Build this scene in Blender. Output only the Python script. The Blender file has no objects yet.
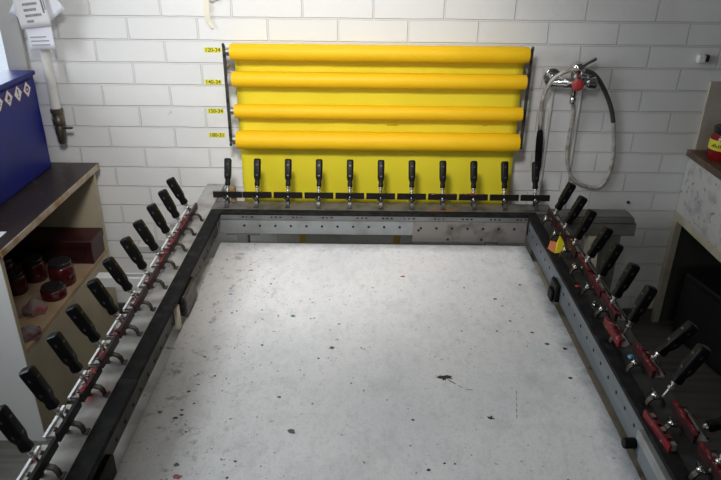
import bpy, bmesh, math, random
from mathutils import Vector, Matrix

C = bpy.context.scene.collection
R = math.radians
rnd = random.Random(7)

# ------------------------------------------------------------------ camera
H = 1.8
cam_d = bpy.data.cameras.new('camera')
cam = bpy.data.objects.new('camera', cam_d)
C.objects.link(cam)
cam_d.sensor_fit = 'HORIZONTAL'
cam_d.sensor_width = 36.0
cam_d.lens = 655.0 / 721.0 * 36.0
cam_d.shift_x = -1.0 / 721.0
cam_d.clip_start = 0.02
P, RL = R(25.75), R(0.65)
_r = Vector((1, 0, 0)); _u = Vector((0, math.sin(P), math.cos(P))); _f = Vector((0, math.cos(P), -math.sin(P)))
right = _r * math.cos(RL) + _u * math.sin(RL)
up = _u * math.cos(RL) - _r * math.sin(RL)
m3 = Matrix((right, up, -_f)).transposed()
cam.matrix_world = Matrix.Translation((0, 0, H)) @ m3.to_4x4()
bpy.context.scene.camera = cam



def at(px, py, x=None, y=None, z=None):
    """point of the room seen at a pixel, on a plane of constant x, y or z"""
    d = _f + right * ((px - 361.5) / 655.0) - up * ((py - 240.0) / 655.0)
    t = x / d.x if x is not None else y / d.y if y is not None else (z - H) / d.z
    return Vector((0, 0, H)) + d * t


# ------------------------------------------------------------------ materials
MATS = {}


def mat(name, col, rough=0.6, metal=0.0, col2=None, scale=8.0, lo=0.45, hi=0.65, detail=6.0, bump=0.0, bscale=60.0,
        stretch=None, col3=None, scale3=3.0, lo3=.55, hi3=.7, spec=0.5, coat=0.0):
    if name in MATS:
        return MATS[name]
    m = bpy.data.materials.new(name)
    m.use_nodes = True
    nt = m.node_tree
    N, L = nt.nodes, nt.links
    b = N['Principled BSDF']
    b.inputs['Base Color'].default_value = (*col, 1)
    b.inputs['Roughness'].default_value = rough
    b.inputs['Metallic'].default_value = metal
    b.inputs['Specular IOR Level'].default_value = spec
    b.inputs['Coat Weight'].default_value = coat
    geo = N.new('ShaderNodeNewGeometry')
    vec = geo.outputs['Position']
    if stretch:
        mp = N.new('ShaderNodeMapping')
        mp.inputs['Scale'].default_value = stretch
        L.new(vec, mp.inputs['Vector'])
        vec = mp.outputs['Vector']
    out = None

    def layer(prev, c_to, sc, a, z):
        n = N.new('ShaderNodeTexNoise')
        n.inputs['Scale'].default_value = sc
        n.inputs['Detail'].default_value = detail
        L.new(vec, n.inputs['Vector'])
        r = N.new('ShaderNodeValToRGB')
        r.color_ramp.elements[0].position = a
        r.color_ramp.elements[1].position = z
        L.new(n.outputs['Fac'], r.inputs['Fac'])
        mx = N.new('ShaderNodeMix')
        mx.data_type = 'RGBA'
        L.new(r.outputs['Color'], mx.inputs['Factor'])
        if prev is None:
            mx.inputs['A'].default_value = (*col, 1)
        else:
            L.new(prev, mx.inputs['A'])
        mx.inputs['B'].default_value = (*c_to, 1)
        return mx.outputs['Result']
    if col2:
        out = layer(out, col2, scale, lo, hi)
    if col3:
        out = layer(out, col3, scale3, lo3, hi3)
    if out is not None:
        L.new(out, b.inputs['Base Color'])
    if bump:
        n = N.new('ShaderNodeTexNoise')
        n.inputs['Scale'].default_value = bscale
        n.inputs['Detail'].default_value = 4
        L.new(vec, n.inputs['Vector'])
        bp = N.new('ShaderNodeBump')
        bp.inputs['Strength'].default_value = bump
        bp.inputs['Distance'].default_value = 0.002
        L.new(n.outputs['Fac'], bp.inputs['Height'])
        L.new(bp.outputs['Normal'], b.inputs['Normal'])
    MATS[name] = m
    return m


def wall_material(name, axis):
    """white painted brick; axis 0: bricks run along X, 1: along Y"""
    m = bpy.data.materials.new(name)
    m.use_nodes = True
    nt = m.node_tree
    N, L = nt.nodes, nt.links
    b = N['Principled BSDF']
    b.inputs['Roughness'].default_value = 0.55
    geo = N.new('ShaderNodeNewGeometry')
    sp = N.new('ShaderNodeSeparateXYZ')
    L.new(geo.outputs['Position'], sp.inputs[0])
    cb = N.new('ShaderNodeCombineXYZ')
    ax = N.new('ShaderNodeMath'); ax.operation = 'ADD'; ax.inputs[1].default_value = 0.105
    L.new(sp.outputs[axis], ax.inputs[0])
    az = N.new('ShaderNodeMath'); az.operation = 'ADD'; az.inputs[1].default_value = -1.447
    L.new(sp.outputs[2], az.inputs[0])
    L.new(ax.outputs[0], cb.inputs[0]); L.new(az.outputs[0], cb.inputs[1])
    # slight waviness of the joints
    nz = N.new('ShaderNodeTexNoise'); nz.inputs['Scale'].default_value = 9
    L.new(geo.outputs['Position'], nz.inputs['Vector'])
    sc = N.new('ShaderNodeVectorMath'); sc.operation = 'MULTIPLY_ADD'
    L.new(nz.outputs['Color'], sc.inputs[0]); sc.inputs[1].default_value = (.006, .006, 0); L.new(cb.outputs[0], sc.inputs[2])
    br = N.new('ShaderNodeTexBrick')
    br.offset = 0.5
    br.inputs['Scale'].default_value = 1.0
    br.inputs['Brick Width'].default_value = 0.294
    br.inputs['Row Height'].default_value = 0.0945
    br.inputs['Mortar Size'].default_value = 0.0046
    br.inputs['Mortar Smooth'].default_value = 0.35
    br.inputs['Color1'].default_value = (.80, .79, .775, 1)
    br.inputs['Color2'].default_value = (.77, .765, .755, 1)
    br.inputs['Mortar'].default_value = (.73, .72, .705, 1)
    L.new(sc.outputs[0], br.inputs['Vector'])
    # dirt blotches, denser low on the wall
    n2 = N.new('ShaderNodeTexNoise'); n2.inputs['Scale'].default_value = 2.6; n2.inputs['Detail'].default_value = 7
    L.new(geo.outputs['Position'], n2.inputs['Vector'])
    rp = N.new('ShaderNodeValToRGB'); rp.color_ramp.elements[0].position = .55; rp.color_ramp.elements[1].position = .8
    L.new(n2.outputs['Fac'], rp.inputs['Fac'])
    mx = N.new('ShaderNodeMix'); mx.data_type = 'RGBA'
    dm = N.new('ShaderNodeMath'); dm.operation = 'MULTIPLY'; dm.inputs[1].default_value = .35
    L.new(rp.outputs['Color'], dm.inputs[0]); L.new(dm.outputs[0], mx.inputs['Factor'])
    L.new(br.outputs['Color'], mx.inputs['A']); mx.inputs['B'].default_value = (.56, .53, .48, 1)
    n3 = N.new('ShaderNodeTexNoise'); n3.inputs['Scale'].default_value = 16; n3.inputs['Detail'].default_value = 8; n3.inputs['Roughness'].default_value = .7
    L.new(geo.outputs['Position'], n3.inputs['Vector'])
    r3 = N.new('ShaderNodeValToRGB'); r3.color_ramp.elements[0].position = .69; r3.color_ramp.elements[1].position = .76
    L.new(n3.outputs['Fac'], r3.inputs['Fac'])
    m3_ = N.new('ShaderNodeMix'); m3_.data_type = 'RGBA'
    L.new(r3.outputs['Color'], m3_.inputs['Factor']); L.new(mx.outputs['Result'], m3_.inputs['A']); m3_.inputs['B'].default_value = (.4, .37, .34, 1)
    L.new(m3_.outputs['Result'], b.inputs['Base Color'])
    inv = N.new('ShaderNodeMath'); inv.operation = 'SUBTRACT'; inv.inputs[0].default_value = 1
    L.new(br.outputs['Fac'], inv.inputs[1])
    n4 = N.new('ShaderNodeTexNoise'); n4.inputs['Scale'].default_value = 45
    L.new(geo.outputs['Position'], n4.inputs['Vector'])
    ad = N.new('ShaderNodeMath'); ad.operation = 'MULTIPLY_ADD'; ad.inputs[1].default_value = .15
    L.new(n4.outputs['Fac'], ad.inputs[0]); L.new(inv.outputs[0], ad.inputs[2])
    bp = N.new('ShaderNodeBump'); bp.inputs['Strength'].default_value = .9; bp.inputs['Distance'].default_value = .006
    L.new(ad.outputs[0], bp.inputs['Height']); L.new(bp.outputs['Normal'], b.inputs['Normal'])
    return m


def board_material():
    m = bpy.data.materials.new('worn_white_board')
    m.use_nodes = True
    nt = m.node_tree
    N, L = nt.nodes, nt.links
    b = N['Principled BSDF']
    b.inputs['Roughness'].default_value = 0.6
    geo = N.new('ShaderNodeNewGeometry')
    pos = geo.outputs['Position']

    def noise(scale, detail=6, rough=.6, stretch=None):
        v = pos
        if stretch:
            mp = N.new('ShaderNodeMapping'); mp.inputs['Scale'].default_value = stretch
            L.new(pos, mp.inputs['Vector']); v = mp.outputs['Vector']
        n = N.new('ShaderNodeTexNoise'); n.inputs['Scale'].default_value = scale
        n.inputs['Detail'].default_value = detail; n.inputs['Roughness'].default_value = rough
        L.new(v, n.inputs['Vector'])
        return n.outputs['Fac']

    def ramp(x, a, z):
        r = N.new('ShaderNodeMapRange'); r.clamp = True
        r.inputs['From Min'].default_value = a; r.inputs['From Max'].default_value = z
        L.new(x, r.inputs['Value'])
        return r.outputs['Result']

    def math_(op, a, c):
        k = N.new('ShaderNodeMath'); k.operation = op
        for i, q in enumerate((a, c)):
            if isinstance(q, (int, float)):
                k.inputs[i].default_value = q
            else:
                L.new(q, k.inputs[i])
        return k.outputs[0]

    def mix(f, a, colr):
        mx = N.new('ShaderNodeMix'); mx.data_type = 'RGBA'
        L.new(f, mx.inputs['Factor'])
        if isinstance(a, tuple):
            mx.inputs['A'].default_value = (*a, 1)
        else:
            L.new(a, mx.inputs['A'])
        mx.inputs['B'].default_value = (*colr, 1)
        return mx.outputs['Result']
    sp = N.new('ShaderNodeSeparateXYZ'); L.new(pos, sp.inputs[0])
    X, Y = sp.outputs[0], sp.outputs[1]
    base = mix(ramp(noise(3.2, 5), .45, .75), (.84, .835, .845), (.73, .74, .77))
    base = mix(math_('MULTIPLY', ramp(noise(38, 8, .75, (1, .45, 1)), .50, .70), .42), base, (.50, .50, .53))
    base = mix(math_('MULTIPLY', ramp(noise(7, 8, .7), .52, .72), .40), base, (.47, .48, .50))
    base = mix(math_('MULTIPLY', ramp(noise(150, 4, .6), .52, .68), .30), base, (.42, .42, .43))
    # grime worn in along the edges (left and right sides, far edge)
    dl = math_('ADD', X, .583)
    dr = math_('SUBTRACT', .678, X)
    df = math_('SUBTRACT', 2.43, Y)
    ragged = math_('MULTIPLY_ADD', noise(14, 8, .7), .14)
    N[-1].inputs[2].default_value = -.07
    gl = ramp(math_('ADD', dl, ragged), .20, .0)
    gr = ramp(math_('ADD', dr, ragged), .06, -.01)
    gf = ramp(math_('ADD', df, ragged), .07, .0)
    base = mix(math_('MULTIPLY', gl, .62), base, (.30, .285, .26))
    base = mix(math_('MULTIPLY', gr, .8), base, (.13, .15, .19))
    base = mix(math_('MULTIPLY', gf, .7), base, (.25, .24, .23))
    # fine paint specks: dark ones, denser to the left; a few teal and red ones
    lf = ramp(X, .1, -.55)
    th = math_('MULTIPLY_ADD', lf, -.045); N[-1].inputs[2].default_value = .715
    nf = noise(60, 3, .55)
    sp1 = ramp(math_('SUBTRACT', nf, th), 0, .012)
    base = mix(math_('MULTIPLY', sp1, .8), base, (.10, .10, .105))
    base = mix(math_('MULTIPLY', ramp(noise(52, 2, .5, (1, 1.3, 1)), .735, .75), .7), base, (.18, .33, .36))
    big = noise(22, 9, .75)
    base = mix(math_('MULTIPLY', math_('MULTIPLY', ramp(big, .565, .66), ramp(X, -.2, -.48)), .75), base, (.22, .2, .19))
    L.new(base, b.inputs['Base Color'])
    return m


def fabric_material(name, col, transp):
    m = bpy.data.materials.new(name)
    m.use_nodes = True
    nt = m.node_tree
    N, L = nt.nodes, nt.links
    b = N['Principled BSDF']
    b.inputs['Base Color'].default_value = (*col, 1)
    b.inputs['Roughness'].default_value = .45
    b.inputs['Specular IOR Level'].default_value = .25
    tl = N.new('ShaderNodeBsdfTranslucent'); tl.inputs['Color'].default_value = (*col, 1)
    m1 = N.new('ShaderNodeMixShader'); m1.inputs[0].default_value = .10
    L.new(b.outputs[0], m1.inputs[1]); L.new(tl.outputs[0], m1.inputs[2])
    tr = N.new('ShaderNodeBsdfTransparent'); tr.inputs['Color'].default_value = (1, .94, .42, 1)
    m2 = N.new('ShaderNodeMixShader'); m2.inputs[0].default_value = transp
    L.new(m1.outputs[0], m2.inputs[1]); L.new(tr.outputs[0], m2.inputs[2])
    L.new(m2.outputs[0], N['Material Output'].inputs['Surface'])
    return m


def glass_material():
    m = bpy.data.materials.new('window_glass')
    m.use_nodes = True
    nt = m.node_tree
    N, L = nt.nodes, nt.links
    tr = N.new('ShaderNodeBsdfTransparent'); tr.inputs['Color'].default_value = (.95, .97, .97, 1)
    gl = N.new('ShaderNodeBsdfGlossy'); gl.inputs['Roughness'].default_value = .02
    mx = N.new('ShaderNodeMixShader'); mx.inputs[0].default_value = .06
    L.new(tr.outputs[0], mx.inputs[1]); L.new(gl.outputs[0], mx.inputs[2])
    L.new(mx.outputs[0], N['Material Output'].inputs['Surface'])
    return m


BRICK = wall_material('white_painted_brick', 0)
BRICK_Y = wall_material('white_painted_brick_side', 1)
BOARD = board_material()
SHEET = fabric_material('yellow_mesh_sheet', (.96, .82, .045), .13)
SHEETROLL = mat('yellow_mesh_roll', (.90, .53, .008), .5, col2=(.87, .50, .006), scale=5, bump=.15, bscale=25, stretch=(1, 6, 6), spec=.3)
GLASS = glass_material()
FLOORM = mat('dark_vinyl_floor', (.15, .14, .125), .45, col2=(.10, .094, .084), scale=4, stretch=(1, 9, 1))
CEILM = mat('grey_ceiling', (.30, .30, .29), .8)
DARKW = mat('dark_partition', (.10, .10, .10), .7)
PLASTIC = mat('black_plastic', (.005, .005, .0055), .42, bump=.05, spec=.16)
SLOT_GLINT = mat('grey_slot_glint', (.045, .045, .048), .3)
STEEL = mat('bright_steel', (.52, .52, .51), .32, 1.0, col2=(.25, .2, .17), scale=40, lo=.55, hi=.7)
DSTEEL = mat('dark_oily_steel', (.10, .095, .09), .42, .7, col2=(.035, .032, .03), scale=30)
JBLACK = mat('black_jaw_paint', (.010, .009, .009), .5, col2=(.022, .010, .011), scale=25, lo=.55, hi=.7, spec=.25)
JMAROON = mat('maroon_stained_jaw', (.018, .008, .009), .45, col2=(.050, .006, .009), scale=18, lo=.42, hi=.62)
JRED = mat('red_paint_spatter', (.115, .006, .010), .4, col2=(.20, .013, .02), scale=40, col3=(.36, .25, .23), scale3=45, lo3=.62, hi3=.68)
JFLANGE = mat('grey_jaw_flange', (.40, .385, .36), .4, .3, col2=(.18, .03, .03), scale=22, lo=.56, hi=.62)
JLIP = mat('bare_aluminium_lip', (.78, .79, .80), .38, .35)
PLATE_L = mat('grey_rail_plate', (.40, .39, .375), .5, .1, col2=(.24, .23, .22), scale=14, lo=.42, hi=.68, col3=(.27, .10, .105), scale3=5.5, lo3=.57, hi3=.66)
PLATE_B = mat('grimy_rail_plate', (.16, .15, .14), .45, .2, col2=(.07, .065, .06), scale=16, col3=(.22, .12, .06), scale3=9, lo3=.62, hi3=.7)
PLATE_R = mat('dark_grimy_plate', (.060, .058, .056), .42, .2, col2=(.03, .03, .03), scale=20)
RUBBER = mat('black_rubber', (.010, .010, .011), .7, col2=(.022, .022, .022), scale=26, bump=.1, spec=.12)
FACE = mat('grey_painted_steel', (.27, .285, .285), .4, .25, col2=(.21, .215, .21), scale=10)
FACE_R = mat('bluish_galvanised_steel', (.175, .195, .215), .38, .3, col2=(.12, .135, .15), scale=10, stretch=(1, .3, 3))
FACE_B = mat('brownish_stained_plate', (.21, .19, .175), .45, .2, col2=(.10, .08, .07), scale=18, lo=.5, hi=.7)
FACE_L = mat('olive_grey_steel', (.10, .095, .088), .5, .2, col2=(.06, .057, .053), scale=14)
HOLE = mat('black_hole', (.006, .006, .006), .8)
GREYWOOD = mat('grey_white_plank', (.55, .53, .48), .5, col2=(.36, .35, .31), scale=11, col3=(.2, .19, .17), scale3=20, lo3=.64, hi3=.70)
FRAMEG2 = mat('dull_grey_frame_paint', (.20, .20, .185), .5, .1, col2=(.13, .13, .12), scale=8)
FRAMEG = mat('grey_green_frame_paint', (.16, .165, .16), .5, .1, col2=(.11, .11, .105), scale=8)
CREAM = mat('cream_painted_wood', (.60, .55, .43), .5, col2=(.48, .43, .32), scale=9, col3=(.25, .2, .14), scale3=30, lo3=.68, hi3=.72)
CABCREAM = mat('cream_laminate', (.47, .41, .29), .45, col2=(.40, .345, .24), scale=5, col3=(.2, .14, .09), scale3=24, lo3=.70, hi3=.74)
CABWHITE = mat('white_laminate', (.80, .80, .80), .4)
TOPBROWN = mat('dark_brown_worktop', (.032, .022, .018), .38, col2=(.035, .026, .022), scale=9, col3=(.16, .12, .09), scale3=18, lo3=.62, hi3=.72)
EDGEW = mat('chipped_worktop_edge', (.50, .42, .31), .6, col2=(.30, .16, .06), scale=14)
SHELFW = mat('tan_shelf_board', (.42, .30, .19), .55, col2=(.33, .22, .13), scale=8)
DKRED = mat('dark_red_crate', (.045, .005, .008), .4, col2=(.03, .004, .006), scale=6)
JARRED = mat('dark_red_ink', (.07, .006, .009), .2, col2=(.15, .09, .08), scale=26, lo=.60, hi=.68)
LID = mat('dark_glossy_lid', (.02, .02, .021), .22)
LIDSTEEL = mat('tin_lid', (.35, .35, .36), .25, .9)
RAG = mat('stained_paint_rag', (.20, .17, .155), .85, col2=(.30, .06, .07), scale=30)
BLUE = mat('blue_enamel', (.007, .013, .20), .34, col2=(.006, .011, .17), scale=5, spec=.3)
SIGNW = mat('sign_white', (.80, .76, .75), .5)
SIGNR = mat('sign_border', (.20, .03, .06), .5)
SIGNK = mat('sign_black', (.02, .02, .02), .5)
PIPEW = mat('white_pipe_paint', (.74, .72, .68), .45, col2=(.60, .57, .52), scale=8)
PAPER = mat('white_paper', (.82, .82, .87), .7)
PAPER2 = mat('label_paper', (.78, .77, .76), .6)
INK = mat('grey_print', (.20, .20, .22), .7)
RIBBON = mat('beige_tape', (.78, .73, .60), .6)
CHROME = mat('chrome', (.62, .62, .62), .16, 1.0)
REDKNOB = mat('red_knob', (.45, .045, .05), .4)
HOSE = mat('ribbed_grey_hose', (.55, .52, .47), .42, .2, col2=(.30, .26, .22), scale=30)
HOSEDK = mat('dark_worn_hose', (.06, .06, .058), .4)
CONDUIT = mat('painted_conduit', (.58, .565, .54), .5)
YLABEL = mat('yellow_sticker', (.80, .74, .05), .5)
YTEXT = mat('olive_print', (.10, .10, .01), .6)
SPECK = mat('speckled_white_door', (.60, .585, .56), .5, col2=(.40, .40, .42), scale=14, lo=.5, hi=.66, col3=(.24, .24, .27), scale3=34, lo3=.60, hi3=.70)
TOPR = mat('brown_counter_top', (.10, .06, .04), .4, col2=(.22, .13, .07), scale=14)
DARKIN = mat('dark_cabinet_inside', (.07, .065, .06), .6)
BLACKC = mat('black_case', (.012, .012, .013), .5)
PANELW = mat('stained_splash_panel', (.48, .42, .37), .5, col2=(.38, .33, .28), scale=6, col3=(.3, .29, .16), scale3=9, lo3=.6, hi3=.7)
YPAPER = mat('yellow_tag_paper', (.85, .72, .02), .5)
OPAPER = mat('orange_tag_paper', (.45, .13, .03), .5)
WOODBR = mat('brown_wood_block', (.32, .18, .07), .6, col2=(.18, .10, .04), scale=40)
RED = mat('red_crumb', (.6, .03, .02), .5)
ORANGE = mat('orange_crumb', (.75, .33, .05), .5)
BLUEP = mat('light_blue_crumb', (.14, .40, .62), .4)
WHITEP = mat('white_plastic', (.78, .78, .77), .4)
TEAL = mat('teal_paint', (.06, .22, .24), .5)
PINKP = mat('dull_red_paint', (.35, .12, .12), .5)
SKIRT = mat('grey_skirting', (.10, .095, .09), .6)
GREYFR = mat('grey_window_frame', (.52, .51, .47), .5)
TUBE = None


# ------------------------------------------------------------------ mesh builder
class MB:
    def __init__(s):
        s.v, s.f, s.m = [], [], []

    def add(s, vs, fs, mi=0):
        o = len(s.v)
        s.v += [tuple(v) for v in vs]
        s.f += [tuple(i + o for i in f) for f in fs]
        s.m += [mi] * len(fs)
        return s

    def box(s, x0, x1, y0, y1, z0, z1, mi=0, M=None):
        vs = [Vector((x, y, z)) for z in (z0, z1) for y in (y0, y1) for x in (x0, x1)]
        if M is not None:
            vs = [M @ v for v in vs]
        return s.add(vs, [(0, 2, 3, 1), (4, 5, 7, 6), (0, 1, 5, 4), (2, 6, 7, 3), (0, 4, 6, 2), (1, 3, 7, 5)], mi)

    def lathe(s, prof, n=20, M=None, mi=0, cap=True):
        """prof: list of (r, h) along local Z"""
        M = M or Matrix.Identity(4)
        vs, fs = [], []
        for r, h in prof:
            for k in range(n):
                a = 2 * math.pi * k / n
                vs.append(M @ Vector((r * math.cos(a), r * math.sin(a), h)))
        for j in range(len(prof) - 1):
            for k in range(n):
                k2 = (k + 1) % n
                fs.append((j * n + k, j * n + k2, (j + 1) * n + k2, (j + 1) * n + k))
        if cap:
            fs.append(tuple(reversed(range(n))))
            fs.append(tuple((len(prof) - 1) * n + k for k in range(n)))
        return s.add(vs, fs, mi)

    def cyl(s, a, b, r, n=14, mi=0, r2=None):
        a, b = Vector(a), Vector(b)
        d = b - a
        q = d.to_track_quat('Z', 'Y').to_matrix().to_4x4()
        return s.lathe([(r, 0), (r if r2 is None else r2, d.length)], n, Matrix.Translation(a) @ q, mi)

    def tube(s, pts, r, n=10, mi=0):
        pts = [Vector(p) for p in pts]
        rings = []
        ref = Vector((0, 0, 1))
        vs, fs = [], []
        prev = None
        for i, p in enumerate(pts):
            t = (pts[min(i + 1, len(pts) - 1)] - pts[max(i - 1, 0)]).normalized()
            if prev is None:
                a = t.orthogonal().normalized()
            else:
                a = (prev - t * prev.dot(t)).normalized()
            prev = a
            bb = t.cross(a)
            rr = r[i] if isinstance(r, (list, tuple)) else r
            for k in range(n):
                an = 2 * math.pi * k / n
                vs.append(p + (a * math.cos(an) + bb * math.sin(an)) * rr)
        for j in range(len(pts) - 1):
            for k in range(n):
                k2 = (k + 1) % n
                fs.append((j * n + k, j * n + k2, (j + 1) * n + k2, (j + 1) * n + k))
        fs.append(tuple(reversed(range(n))))
        fs.append(tuple((len(pts) - 1) * n + k for k in range(n)))
        return s.add(vs, fs, mi)

    def loft(s, sections, mi=0):
        """sections: list of lists of points with equal counts; capped"""
        n = len(sections[0])
        vs = [p for sec in sections for p in sec]
        fs = []
        for j in range(len(sections) - 1):
            for k in range(n):
                k2 = (k + 1) % n
                fs.append((j * n + k, j * n + k2, (j + 1) * n + k2, (j + 1) * n + k))
        fs.append(tuple(reversed(range(n))))
        fs.append(tuple((len(sections) - 1) * n + k for k in range(n)))
        return s.add(vs, fs, mi)

    def prism(s, poly, z0, z1, M=None, mi=0):
        M = M or Matrix.Identity(4)
        return s.loft([[M @ Vector((x, y, z)) for x, y in poly] for z in (z0, z1)], mi)

    def build(s, name, mats, parent=None, loc=None, smooth=40, bevel=0.0, seg=2):
        me = bpy.data.meshes.new(name)
        me.from_pydata(s.v, [], s.f)
        if not isinstance(mats, (list, tuple)):
            mats = [mats]
        for m in mats:
            me.materials.append(m)
        me.polygons.foreach_set('material_index', s.m)
        bm = bmesh.new(); bm.from_mesh(me)
        bmesh.ops.recalc_face_normals(bm, faces=bm.faces)
        bm.to_mesh(me); bm.free()
        if smooth:
            me.polygons.foreach_set('use_smooth', [True] * len(me.polygons))
            me.set_sharp_from_angle(angle=R(smooth))
        o = bpy.data.objects.new(name, me)
        C.objects.link(o)
        if loc:
            o.location = loc
        if parent:
            o.parent = parent
        if bevel:
            b = o.modifiers.new('edge', 'BEVEL')
            b.width = bevel; b.segments = seg; b.limit_method = 'ANGLE'; b.angle_limit = R(35)
        return o


def tag(o, label, cat, group=None):
    o['label'] = label
    o['category'] = cat
    if group:
        o['group'] = group
    return o


def thing(name, label, cat, loc=(0, 0, 0), rz=0.0, group=None):
    o = bpy.data.objects.new(name, None)
    o.empty_display_size = .05
    C.objects.link(o)
    o.location = loc
    o.rotation_euler = (0, 0, rz)
    return tag(o, label, cat, group)


def struct(o):
    o['kind'] = 'structure'
    return o


def bez(pts, n=8):
    """Catmull-Rom through the points"""
    p = [Vector(q) for q in pts]
    p = [p[0] * 2 - p[1]] + p + [p[-1] * 2 - p[-2]]
    out = []
    for i in range(1, len(p) - 2):
        for k in range(n):
            t = k / n
            a, b, c, d = p[i - 1], p[i], p[i + 1], p[i + 2]
            out.append(.5 * ((2 * b) + (c - a) * t + (2 * a - 5 * b + 4 * c - d) * t * t + (3 * b - a - 3 * c + d) * t ** 3))
    out.append(p[-2])
    return out


def disc(cx, cy, r, n=12):
    return [(cx + r * math.cos(2 * math.pi * k / n), cy + r * math.sin(2 * math.pi * k / n)) for k in range(n)]


# ------------------------------------------------------------------ the room
W = 2.85
XL, XR, YF, ZC = -1.95, 2.06, -2.6, 2.75
struct(MB().box(XL - .2, XR + .2, YF - .2, W + .2, -.1, 0).build('floor', FLOORM))
struct(MB().box(XL - .2, XR + .2, YF - .2, W + .2, ZC, ZC + .1).build('ceiling', CEILM))
# back wall, with a window opening at its far left end
BWX, BWZ0, BWZ1 = -1.432, 1.02, 2.3
b = MB()
b.box(BWX, XR, W, W + .2, 0, ZC)
b.box(XL, BWX, W, W + .2, 0, BWZ0)
b.box(XL, BWX, W, W + .2, BWZ1, ZC)
struct(b.build('wall_back', BRICK, smooth=0))
b = MB().box(BWX - .085, BWX, W - .02, W + .1, BWZ0, BWZ1)
b.box(XL, BWX - .085, W - .02, W + .1, BWZ0, BWZ0 + .05).box(XL, BWX - .085, W - .02, W + .1, BWZ1 - .05, BWZ1)
w1 = struct(b.build('window_1', GREYFR, bevel=.004))
w1g = MB().box(XL, BWX - .08, W + .04, W + .046, BWZ0 + .04, BWZ1 - .04).build('pane', GLASS, w1, smooth=0)
# left wall with a row of windows behind and beside the photographer
WY0, WY1, WZ0, WZ1 = .60, 1.88, 1.2, 2.5
b = MB()
b.box(XL - .2, XL, YF, WY0, 0, ZC); b.box(XL - .2, XL, WY1, W, 0, ZC)
b.box(XL - .2, XL, WY0, WY1, 0, WZ0); b.box(XL - .2, XL, WY0, WY1, WZ1, ZC)
struct(b.build('wall_left', BRICK_Y, smooth=0))
b = MB()
for k in range(4):
    y = WY0 + (WY1 - WY0 - .05) * k / 3
    b.box(XL - .1, XL - .04, y, y + .05, WZ0, WZ1)
for k in range(3):
    y = WY0 + (WY1 - WY0 - .05) * k / 3
    y2 = WY0 + (WY1 - WY0 - .05) * (k + 1) / 3
    b.box(XL - .1, XL - .04, y + .05, y2, WZ0, WZ0 + .05); b.box(XL - .1, XL - .04, y + .05, y2, WZ1 - .05, WZ1)
w2 = struct(b.build('window_2', GREYFR, bevel=.004))
MB().box(XL - .073, XL - .067, WY0 + .02, WY1 - .02, WZ0 + .02, WZ1 - .02).build('pane', GLASS, w2, smooth=0)
struct(MB().box(XR, XR + .2, YF, W, 0, ZC).build('wall_right', DARKW, smooth=0))
struct(MB().box(XL - .2, XR + .2, YF - .2, YF, 0, ZC).build('wall_front', DARKW, smooth=0))
FX0, FX1 = -.9, .9
w3 = struct(MB().box(FX0 - .05, FX1 + .05, YF, YF + .03, 1.05, 1.10).box(FX0 - .05, FX1 + .05, YF, YF + .03, 2.25, 2.30).box(FX0 - .05, FX0, YF, YF + .03, 1.10, 2.25).box(FX1, FX1 + .05, YF, YF + .03, 1.10, 2.25).box(-.03, .03, YF, YF + .03, 1.10, 2.25).build('window_3', GREYFR))
struct(MB().box(XL, XR, W - .012, W, 0, .06).build('baseboard_back', SKIRT, bevel=.003))

# ------------------------------------------------------------------ work board on its stand
ZB = .61
stand = thing('print_table', 'large white paint-speckled board table inside the stretching frame', 'table', (.05, 1.5, 0))
OX, OY = -.05, -1.5
BX0, BX1, BY0, BY1 = -.583, .678, .62, 2.43
b = MB().box(BX0, BX1, BY0, BY1, ZB - .03, ZB)
ob = b.build('tabletop', BOARD, stand, loc=(OX, OY, 0), bevel=.003)


def blot(b, x, y, r, mi, sx=1., sy=1., n=11, j=.35):
    poly = []
    for k in range(n):
        a = 2 * math.pi * k / n
        q = r * (1 + rnd.uniform(-j, j))
        poly.append((x + q * math.cos(a) * sx, y + q * math.sin(a) * sy))
    b.prism(poly, ZB + .0002, ZB + .0009, mi=mi)


b = MB()


def onb(*px):
    return [tuple(at(x, y, z=ZB))[:2] for x, y in px]


def flat(px, mi, h=.0008):
    b.prism(onb(*px), ZB + .0002, ZB + h, mi=mi)


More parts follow.
